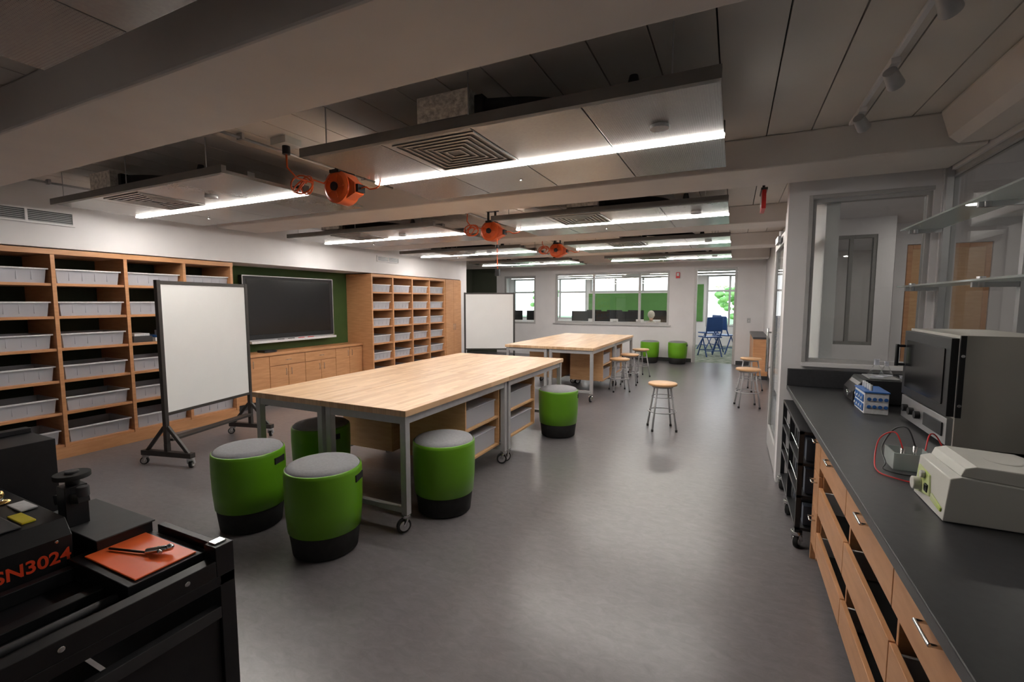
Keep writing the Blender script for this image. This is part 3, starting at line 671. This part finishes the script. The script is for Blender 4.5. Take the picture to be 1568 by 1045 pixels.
# green stools
def gstool():
    b = B()
    b.lathe([(0.185, 0.0, 'blackm'), (0.205, 0.012, 'blackm'), (0.222, 0.155, 'blackm'), (0.222, 0.160, 'blackm'), (0.229, 0.163, 'lime'), (0.240, 0.30, 'lime'), (0.244, 0.44, 'lime'), (0.243, 0.545, 'lime'), (0.240, 0.565, 'lime'),
             (0.233, 0.570, 'lime'), (0.229, 0.566, 'dgrey'), (0.227, 0.570, 'seat'), (0.218, 0.583, 'seat'), (0.18, 0.595, 'seat'), (0.10, 0.602, 'seat'), (0.0, 0.604, 'seat')], (0, 0, 0), 56)
    a = math.radians(-35); c, s_ = math.cos(a), math.sin(a)
    p = []
    for (u, v, w) in ((-0.055, 0.225, 0.475), (0.055, 0.225, 0.475), (0.055, 0.2445, 0.475), (-0.055, 0.2445, 0.475), (-0.055, 0.225, 0.52), (0.055, 0.225, 0.52), (0.055, 0.2445, 0.52), (-0.055, 0.2445, 0.52)):
        p.append((v * c - u * s_, v * s_ + u * c, w))
    b.hexa(p, 'blackm')
    return b
g0 = gstool().build('green_stool', (-2.42, 2.16, 0), 1.0, bevel=0)
for (x, y, r) in ((-3.19, 2.17, 0.95), (-3.26, 2.9, 0.3), (-2.03, 3.0, 2.5), (-1.92, 5.35, 0.9), (-1.31, 12.95, 0.5), (-2.02, 12.9, 1.5)):
    dup(g0, 'green_stool', (x, y, 0), r)

# wooden lab stools
b = B()
b.lathe([(0.165, 0.575, 'maplelight'), (0.178, 0.58, 'maplelight'), (0.18, 0.60, 'maplelight'), (0.172, 0.608, 'maplelight'), (0.0, 0.603, 'maplelight')], (0, 0, 0), 36)
b.cyl((0, 0, 0.55), (0, 0, 0.575), 0.13, 'steel', seg=24)
for i in range(4):
    a = math.pi / 4 + i * math.pi / 2; c, s_ = math.cos(a), math.sin(a)
    b.tube([(0.115 * c, 0.115 * s_, 0.57), (0.21 * c, 0.21 * s_, 0.02)], 0.012, 'steel', 10); b.cyl((0.211 * c, 0.211 * s_, 0.0), (0.210 * c, 0.210 * s_, 0.03), 0.015, 'blackm')
def ring(b, R, z, r, k):
    b.tube([(R * math.cos(t * math.pi / 16), R * math.sin(t * math.pi / 16), z) for t in range(33)], r, k, 8)
ring(b, 0.172, 0.24, 0.008, 'steel'); ring(b, 0.135, 0.43, 0.005, 'steel')
s0 = b.build('wooden_lab_stool', (-0.79, 6.16, 0), 0.35, bevel=0)
for (x, y, r) in ((0.24, 8.07, 0.2), (0.32, 9.6, 0.9), (-1.86, 8.5, 0.5), (-1.84, 9.3, 0.1), (-1.82, 10.4, 0.7)): dup(s0, 'wooden_lab_stool', (x, y, 0), r)

# rear right side counter
b = B(); b.box(0.42, 0.684, 11.0, 13.2, 0.08, 0.86, 'maple'); b.box(0.39, 0.684, 10.98, 13.22, 0.86, 0.90, 'counter'); b.box(0.48, 0.684, 11.0, 13.2, 0, 0.08, 'dgrey')
for i in range(4): b.box(0.40, 0.42, 11.005 + i * 0.55, 11.545 + i * 0.55, 0.1, 0.85, 'maple')
b.build('rear_base_cabinet', bevel=0.003)

# ------------------------------------------------------------------ whiteboards
def whiteboard(x, y, rz, L_=0.56):
    b = B()
    b.box(-L_, L_, -0.012, 0.012, 0.54, 1.82, 'wb')
    for q in (-1, 1):
        xx = q * (L_ + 0.02); b.box(xx - 0.02, xx + 0.02, -0.02, 0.02, 0.22, 1.86, 'wbframe')
        b.box(xx - 0.03, xx + 0.03, -0.30, 0.30, 0.10, 0.15, 'wbframe')
        b.beamseg((xx, -0.25, 0.14), (xx, -0.02, 0.40), 0.03, 'wbframe'); b.beamseg((xx, 0.25, 0.14), (xx, 0.02, 0.40), 0.03, 'wbframe')
        b.box(xx - 0.022, xx + 0.022, -0.02, 0.02, 0.15, 0.23, 'wbframe')
        b.caster(xx, -0.27, 'steel', 0.038, 0.10, 0.4); b.caster(xx, 0.27, 'steel', 0.038, 0.10, 2.0)
    b.box(-L_, L_, -0.018, 0.018, 1.82, 1.855, 'wbframe'); b.box(-L_, L_, -0.018, 0.018, 0.51, 0.54, 'wbframe'); b.box(-L_, L_, -0.05, 0.05, 0.25, 0.275, 'wbframe')
    b.build('mobile_whiteboard', (x, y, 0), rz, bevel=0.003)
p0 = Vector((-5.08, 2.61)); p1 = Vector((-5.34, 3.68)); c = (p0 + p1) / 2
whiteboard(c.x, c.y, math.atan2(p1.y - p0.y, p1.x - p0.x), 0.535)
whiteboard(-5.2, 9.65, math.atan2(0.49, 1.01))

# ------------------------------------------------------------------ right-hand lab counter
b = B(); b.box(0.45, 1.415, -0.9, 4.745, 0.87, 0.91, 'counter'); b.box(1.385, 1.415, -0.9, 4.71, 0.91, 1.06, 'counter'); b.box(0.45, 1.385, 4.71, 4.745, 0.91, 1.06, 'counter')
b.build('lab_countertop', bevel=0.004)
b = B(); xf = 0.50
b.box(xf + 0.03, 1.40, 3.38, 3.42, 0.0, 0.869, 'maple'); b.box(xf + 0.36, 1.40, -0.9, 3.38, 0.1, 0.869, 'blackm'); b.box(xf + 0.07, 1.40, -0.9, 3.38, 0, 0.1, 'dgrey')  # carcass coloured near-black to stand for shade in the drawer gaps
b.box(xf, xf + 0.03, 3.40, 3.42, 0.0, 0.869, 'maple')
cols = [-0.97, -0.27, 0.43, 1.13, 1.83, 2.53, 3.23]
for y in cols[1:]: b.box(xf + 0.022, xf + 0.36, y - 0.01, y + 0.01, 0.1, 0.869, 'maple')
b.box(xf + 0.022, xf + 0.36, -0.9, 3.38, 0.85, 0.869, 'maple'); b.box(xf + 0.022, xf + 0.36, -0.9, 3.38, 0.1, 0.115, 'blackm')  # cabinet floor near-black too, shade put into its colour
def pull(y, z, L_=0.055):
    b.cyl((xf - 0.03, y - L_, z), (xf - 0.03, y + L_, z), 0.005, 'chrome')
    for q in (-L_ + .005, L_ - .005): b.cyl((xf, y + q, z), (xf - 0.03, y + q, z), 0.005, 'chrome')
for y0, y1 in zip(cols, cols[1:]):
    y0 = max(y0, -0.9)
    for (za, zb) in ((0.655, 0.845), (0.375, 0.535), (0.115, 0.255)):
        b.box(xf, xf + 0.02, y0 + 0.004, y1 - 0.004, za, zb, 'mapleh')
        if za > 0.6: pull((y0 + y1) / 2, zb - 0.05)
        b.box(xf + 0.02, xf + 0.34, y0 + 0.02, y0 + 0.032, za + 0.01, zb - 0.02, 'white'); b.box(xf + 0.02, xf + 0.34, y1 - 0.032, y1 - 0.02, za + 0.01, zb - 0.02, 'white')
        b.box(xf + 0.02, xf + 0.34, y0 + 0.033, y1 - 0.033, za + 0.01, za + 0.018, 'blackm')  # drawer bottom painted dark as inner shade
for (za, zb) in ((0.60, 0.845), (0.36, 0.595), (0.115, 0.355)):
    b.box(xf, xf + 0.02, 3.234, 3.396, za, zb, 'mapleh'); pull(3.315, zb - 0.05, 0.04)
b.build('lab_base_cabinet', bevel=0.002)

# rolling rack beneath the counter
b = B(); x0, x1, y0, y1 = 0.42, 1.1, 3.50, 4.60
for x in (x0, x1 - 0.03):
    for y in (y0, (y0 + y1) / 2 - 0.015, y1 - 0.03): b.box(x, x + 0.03, y, y + 0.03, 0.12, 0.80, 'black'); b.caster(x + 0.015, y + 0.015, 'chrome', 0.05, 0.12, 1.2)
for z in (0.13, 0.35, 0.57, 0.78): b.box(x0, x1, y0, y1, z, z + 0.02, 'black')
for z in (0.44, 0.66): b.cyl((x0 + 0.01, y0, z), (x0 + 0.01, y1, z), 0.005, 'chrome', seg=6)
for zz in (0.151, 0.371, 0.591):
    for i in range(9): b.box(x0 + 0.05, x1 - 0.1, y0 + 0.05 + i * 0.115, y0 + 0.12 + i * 0.115, zz, zz + random.uniform(0.1, 0.17), random.choice(['slate', 'dgrey', 'slate', 'dgrey', 'black', 'seat', 'slate']))
b.build('rolling_equipment_rack', bevel=0.002)

# glass shelves
b = B()
for z in (1.76, 2.2):
    b.box(1.16, 1.40, 2.0, 4.66, z, z + 0.012, 'shelfglass')
    for y in (2.33, 3.48, 4.6):
        b.box(1.20, 1.439, y - 0.012, y + 0.012, z - 0.03, z - 0.001, 'alu'); b.cyl((1.24, y, z - 0.03), (1.24, y, z + 0.03), 0.02, 'alu')
for y in (2.33, 3.48, 4.6): b.box(1.395, 1.438, y - 0.02, y + 0.02, 1.062, 2.66, 'alu')
b.build('glass_wall_shelf', bevel=0.001)

# lab oven
b = B(); x0, x1, y0, y1, z0, z1 = 0.97, 1.36, 2.96, 3.66, 0.92, 1.485
b.box(x0 + 0.03, x1, y0, y1, z0 + 0.01, z1, 'ovengrey'); b.box(x0 + 0.0, x0 + 0.03, y0 + 0.01, y1 - 0.01, z0 + 0.16, z1 - 0.015, 'black')
b.box(x0 - 0.005, x0, y0 + 0.07, y1 - 0.07, z0 + 0.21, z1 - 0.07, 'screen')
b.box(x0 + 0.005, x0 + 0.03, y0 + 0.01, y1 - 0.01, z0 + 0.015, z0 + 0.15, 'alu')
b.box(x0 - 0.002, x0 + 0.005, y0 + 0.05, y0 + 0.3, z0 + 0.05, z0 + 0.12, 'black')
for y in (y0 + 0.38, y0 + 0.48, y0 + 0.58): b.cyl((x0 + 0.005, y, z0 + 0.085), (x0 - 0.02, y, z0 + 0.085), 0.022, 'black')
b.cyl((x0 - 0.04, y1 - 0.03, z0 + 0.33), (x0 - 0.04, y1 - 0.03, z1 - 0.10), 0.01, 'black'); b.cyl((x0, y1 - 0.03, z0 + 0.34), (x0 - 0.04, y1 - 0.03, z0 + 0.34), 0.008, 'black'); b.cyl((x0, y1 - 0.03, z1 - 0.11), (x0 - 0.04, y1 - 0.03, z1 - 0.11), 0.008, 'black')
b.box(x0 + 0.028, x0 + 0.05, y0 - 0.012, y0, z0 + 0.16, z1, 'black')
for z in (z0 + 0.22, z1 - 0.1): b.cyl((x0 + 0.04, y0 - 0.014, z), (x0 + 0.04, y0 - 0.011, z), 0.008, 'chrome')
for x in (x0 + 0.06, x1 - 0.05):
    for y in (y0 + 0.05, y1 - 0.05): b.cyl((x, y, 0.9105), (x, y, z0 + 0.012), 0.018, 'blackm')
b.build('lab_oven', bevel=0.004)

# centrifuge
b = B()
b.prism([(0.66, 0.912), (0.99, 0.912), (0.99, 1.045), (0.70, 1.07), (0.672, 1.06)], 'Y', 1.98, 2.26, 'cream')
b.prism([(0.70, 1.070), (0.985, 1.046), (0.975, 1.085), (0.93, 1.10), (0.74, 1.108), (0.71, 1.098)], 'Y', 1.99, 2.25, 'cream')
b.cyl((0.85, 2.12, 1.098), (0.85, 2.12, 1.106), 0.05, 'cream', seg=24)
b.hexa([(0.657, 2.10, 0.95), (0.664, 2.10, 0.95), (0.664, 2.24, 0.925), (0.657, 2.24, 0.925), (0.663, 2.13, 1.02), (0.672, 2.13, 1.02), (0.672, 2.24, 1.03), (0.663, 2.24, 1.03)], 'applegreen')
b.hexa([(0.656, 2.0, 0.935), (0.663, 2.0, 0.935), (0.663, 2.09, 0.945), (0.656, 2.09, 0.945), (0.657, 2.0, 0.95), (0.664, 2.0, 0.95), (0.664, 2.09, 0.97), (0.657, 2.09, 0.97)], 'applegreen')
b.cyl((0.66, 2.20, 0.965), (0.635, 2.20, 0.965), 0.024, 'cream', seg=20); b.cyl((0.663, 2.17, 1.01), (0.648, 2.17, 1.01), 0.014, 'cream', seg=20); b.box(0.655, 0.664, 2.12, 2.15, 0.955, 0.985, 'screen')
b.build('tabletop_centrifuge', bevel=0.014)

# black heating device with glassware
b = B()
b.prism([(0.80, 0.925), (1.12, 0.925), (1.12, 1.09), (0.86, 1.09), (0.80, 1.0)], 'Y', 4.05, 4.36, 'black')
b.cyl((0.815, 4.2, 0.97), (0.79, 4.2, 0.965), 0.025, 'chrome', seg=20); b.box(0.90, 1.08, 4.09, 4.32, 1.09, 1.10, 'alu'); b.hexa([(0.815, 4.07, 1.02), (0.825, 4.07, 1.015), (0.825, 4.34, 1.015), (0.815, 4.34, 1.02), (0.845, 4.07, 1.07), (0.855, 4.07, 1.065), (0.855, 4.34, 1.065), (0.845, 4.34, 1.07)], 'alu')
for x in (0.83, 1.09):
    for y in (4.08, 4.33): b.cyl((x, y, 0.9105), (x, y, 0.926), 0.012, 'blackm')
b.build('hot_plate', bevel=0.006)
def flask(x, y, z, s=1.0):
    b = B(); b.lathe([(0.035 * s, 0, 'bin'), (0.042 * s, 0.008 * s, 'bin'), (0.04 * s, 0.02 * s, 'glass'), (0.014 * s, 0.075 * s, 'glass'), (0.013 * s, 0.105 * s, 'bin'), (0.017 * s, 0.11 * s, 'bin')], (0, 0, 0), 24); b.build('glass_flask', (x, y, z), bevel=0)
flask(0.95, 4.15, 1.101, 1.2); flask(1.03, 4.24, 1.101, 1.0); flask(1.0, 4.5, 0.911, 1.5); flask(1.2, 4.5, 0.911, 1.5)
b = B()
b.box(0.80, 0.93, 3.72, 3.98, 0.911, 1.05, 'label')
for i in range(4):
    for j in range(2):
        b.box(0.794, 0.80, 3.735 + i * 0.06, 3.785 + i * 0.06, 0.925 + j * 0.06, 0.975 + j * 0.06, 'blue'); b.cyl((0.794, 3.76 + i * 0.06, 0.95 + j * 0.06), (0.788, 3.76 + i * 0.06, 0.95 + j * 0.06), 0.010, 'label', seg=12)
    b.cyl((0.825 + 0.03 * i, 3.72, 0.96), (0.825 + 0.03 * i, 3.714, 0.96), 0.012, 'blue', seg=12); b.cyl((0.825 + 0.03 * i, 3.72, 1.01), (0.825 + 0.03 * i, 3.714, 1.01), 0.012, 'blue', seg=12)
b.box(0.795, 0.935, 3.715, 3.985, 1.05, 1.06, 'blue')
for i in range(4): b.cyl((0.84, 3.76 + i * 0.06, 1.06), (0.84, 3.76 + i * 0.06, 1.10), 0.01, 'label')
b.build('test_tube_rack', bevel=0.003)
b = B()
b.box(0.66, 0.80, 2.52, 2.66, 0.911, 0.918, 'shelfglass'); b.box(0.66, 0.665, 2.52, 2.66, 0.918, 0.985, 'shelfglass'); b.box(0.795, 0.80, 2.52, 2.66, 0.918, 0.985, 'shelfglass'); b.box(0.665, 0.795, 2.52, 2.525, 0.918, 0.985, 'shelfglass'); b.box(0.665, 0.795, 2.655, 2.66, 0.918, 0.985, 'shelfglass')
b.cyl((0.70, 2.56, 0.918), (0.70, 2.56, 1.0), 0.008, 'chrome'); b.cyl((0.76, 2.62, 0.918), (0.76, 2.62, 1.0), 0.008, 'chrome')
b.spline([(0.70, 2.56, 1.0), (0.68, 2.6, 1.06), (0.63, 2.62, 1.02), (0.60, 2.55, 0.94), (0.59, 2.45, 0.916), (0.63, 2.38, 0.916), (0.72, 2.34, 0.916), (0.80, 2.40, 0.916), (0.85, 2.50, 0.916)], 0.003, 'red')
b.spline([(0.76, 2.62, 1.0), (0.74, 2.66, 1.07), (0.70, 2.70, 1.05), (0.65, 2.66, 0.97), (0.64, 2.55, 0.93), (0.62, 2.49, 0.916), (0.68, 2.44, 0.916), (0.78, 2.46, 0.916)], 0.003, 'black')
b.spline([(0.79, 2.60, 0.99), (0.82, 2.66, 1.05), (0.86, 2.70, 1.03), (0.89, 2.66, 0.94), (0.88, 2.58, 0.916)], 0.003, 'red')
b.build('electrophoresis_cell_with_leads', bevel=0)

# ------------------------------------------------------------------ black engraving machine, near left
b = B()
X0, X1, Ya, Yb = -2.98, -1.50, -0.35, 0.95
for x in (X0, X1 - 0.05):
    for y in (Ya, Yb - 0.05): b.box(x, x + 0.05, y, y + 0.05, 0.0, 0.745, 'black')
b.box(X0, X1 - 0.0, Ya, Yb, 0.71, 0.745, 'black'); b.box(X0 + 0.05, X1 - 0.07, Ya + 0.05, Yb - 0.07, 0.1, 0.13, 'black')
b.box(X0 + 0.05, X1 - 0.05, Yb - 0.035, Yb - 0.015, 0.1, 0.71, 'black'); b.box(X1 - 0.035, X1 - 0.015, 0.3, Yb - 0.05, 0.1, 0.60, 'black')
b.box(X1 - 0.03, X1, Ya + 0.05, Yb - 0.05, 0.60, 0.64, 'dgrey'); b.beamseg((X1 - 0.02, 0.1, 0.62), (X1 - 0.02, 0.60, 0.12), 0.03, 'dgrey')
b.box(X1 - 0.045, X1, Ya, Yb - 0.06, 0.745, 0.80, 'black')
b.box(X1 - 0.06, X1 + 0.0, Yb - 0.06, Yb, 0.745, 0.845, 'black'); b.box(X1 - 0.055, X1 - 0.02, Yb - 0.05, Yb - 0.01, 0.845, 0.85, 'chrome')
for y in (0.2, 0.5, 0.8): b.cyl((X1, y, 0.775), (X1 + 0.004, y, 0.775), 0.008, 'chrome', seg=10)
b.build('machine_stand', bevel=0.004)
b = B(); zt = 0.746
b.box(-1.93, -1.575, 0.68, 0.91, zt, 0.812, 'black'); b.box(-1.88, -1.57, 0.915, 0.94, zt, 0.835, 'black'); b.box(-1.93, -1.90, 0.1, 0.68, zt, 0.79, 'black'); b.box(-1.75, -1.71, 0.1, 0.68, zt, 0.775, 'black')
b.cyl((-1.64, 0.0, 0.765), (-1.64, 0.68, 0.765), 0.012, 'dgrey')
b.prism([(-2.50, zt), (-1.95, zt), (-1.945, 0.885), (-1.985, 0.935), (-2.50, 0.945)], 'Y', 0.05, 0.70, 'black')
b.box(-2.36, -2.0, 0.30, 0.60, 0.9385, 0.943, 'dgrey')
b.box(-2.30, -1.89, 0.74, 0.905, zt, 0.85, 'black'); b.box(-2.30, -1.88, 0.735, 0.91, 0.85, 0.856, 'dgrey')
b.box(-2.95, -2.58, 0.52, 0.90, zt, 1.07, 'black'); b.box(-2.93, -2.72, 0.55, 0.68, 1.07, 1.076, 'orange'); b.box(-2.85, -2.80, 0.6, 0.9, 1.07, 1.09, 'black')
b.box(-2.135, -2.075, 0.735, 0.80, 0.857, 1.00, 'black'); b.cyl((-2.105, 0.77, 1.0), (-2.105, 0.77, 1.025), 0.02, 'black'); b.cyl((-2.105, 0.77, 1.025), (-2.105, 0.77, 1.042), 0.052, 'blackm', seg=24); b.cyl((-2.105, 0.77, 1.042), (-2.105, 0.77, 1.05), 0.02, 'dgrey', seg=18)
b.beamseg((-2.20, 0.765, 0.93), (-2.02, 0.765, 0.97), 0.035, 'black'); b.cyl((-2.02, 0.765, 0.975), (-2.02, 0.765, 1.01), 0.018, 'dgrey')
b.lathe([(0.03, 0, 'brass'), (0.03, 0.006, 'brass'), (0.012, 0.01, 'brass'), (0.012, 0.02, 'chrome'), (0.016, 0.03, 'brass'), (0.012, 0.042, 'brass'), (0.002, 0.046, 'brass')], (-2.30, 0.64, 0.943), 20)
b.box(-2.255, -2.145, 0.645, 0.69, 0.9395, 0.9450, 'label'); b.box(-2.14, -2.03, 0.61, 0.645, 0.936, 0.9425, 'yellow')
for y in (0.1, 0.3, 0.5, 0.66): b.cyl((-1.947, y, 0.875), (-1.942, y, 0.875), 0.006, 'chrome', seg=10)
b.box(-1.89, -1.59, 0.705, 0.882, 0.813, 0.818, 'sheet')
b.cyl((-1.86, 0.76, 0.824), (-1.72, 0.80, 0.824), 0.004, 'black'); b.cyl((-1.72, 0.80, 0.827), (-1.66, 0.84, 0.835), 0.010, 'chrome'); b.cyl((-1.71, 0.83, 0.827), (-1.66, 0.81, 0.832), 0.007, 'chrome'); b.ball((-1.66, 0.84, 0.837), 0.012, 'chrome', sub=2)
eng = b.build('engraving_machine', bevel=0.003)
cu = bpy.data.curves.new('label_text', 'FONT'); cu.body = 'SN3024'; cu.size = 0.056; cu.extrude = 0.0008; cu.offset = 0.0012
t = bpy.data.objects.new('label_text', cu); sc.collection.objects.link(t); t.parent = eng
t.location = (-1.9460, 0.513, 0.806); t.rotation_euler = (math.radians(90), 0, math.radians(90)); cu.materials.append(M['redtext'])

# ------------------------------------------------------------------ world & camera
w = bpy.data.worlds.new('World'); sc.world = w; w.use_nodes = True
nt = w.node_tree; bg = nt.nodes['Background']
tc = nt.nodes.new('ShaderNodeTexCoord'); sx = nt.nodes.new('ShaderNodeSeparateXYZ'); rp = nt.nodes.new('ShaderNodeValToRGB')
rp.color_ramp.elements[0].position = 0.0; rp.color_ramp.elements[0].color = (0.95, 0.97, 1.0, 1)
rp.color_ramp.elements[1].position = 0.6; rp.color_ramp.elements[1].color = (0.6, 0.75, 1.0, 1)
nt.links.new(tc.outputs['Generated'], sx.inputs[0]); nt.links.new(sx.outputs['Z'], rp.inputs['Fac']); nt.links.new(rp.outputs['Color'], bg.inputs['Color'])
bg.inputs['Strength'].default_value = 3.0

cam = bpy.data.cameras.new('camera'); co = bpy.data.objects.new('camera', cam); sc.collection.objects.link(co)
co.location = (0, 0, 1.65); co.rotation_euler = (math.radians(90 - 4.88), 0, math.radians(25.54))
cam.sensor_width = 36; cam.lens = 709 / 1568 * 36; cam.clip_start = 0.05; cam.clip_end = 200
sc.camera = co
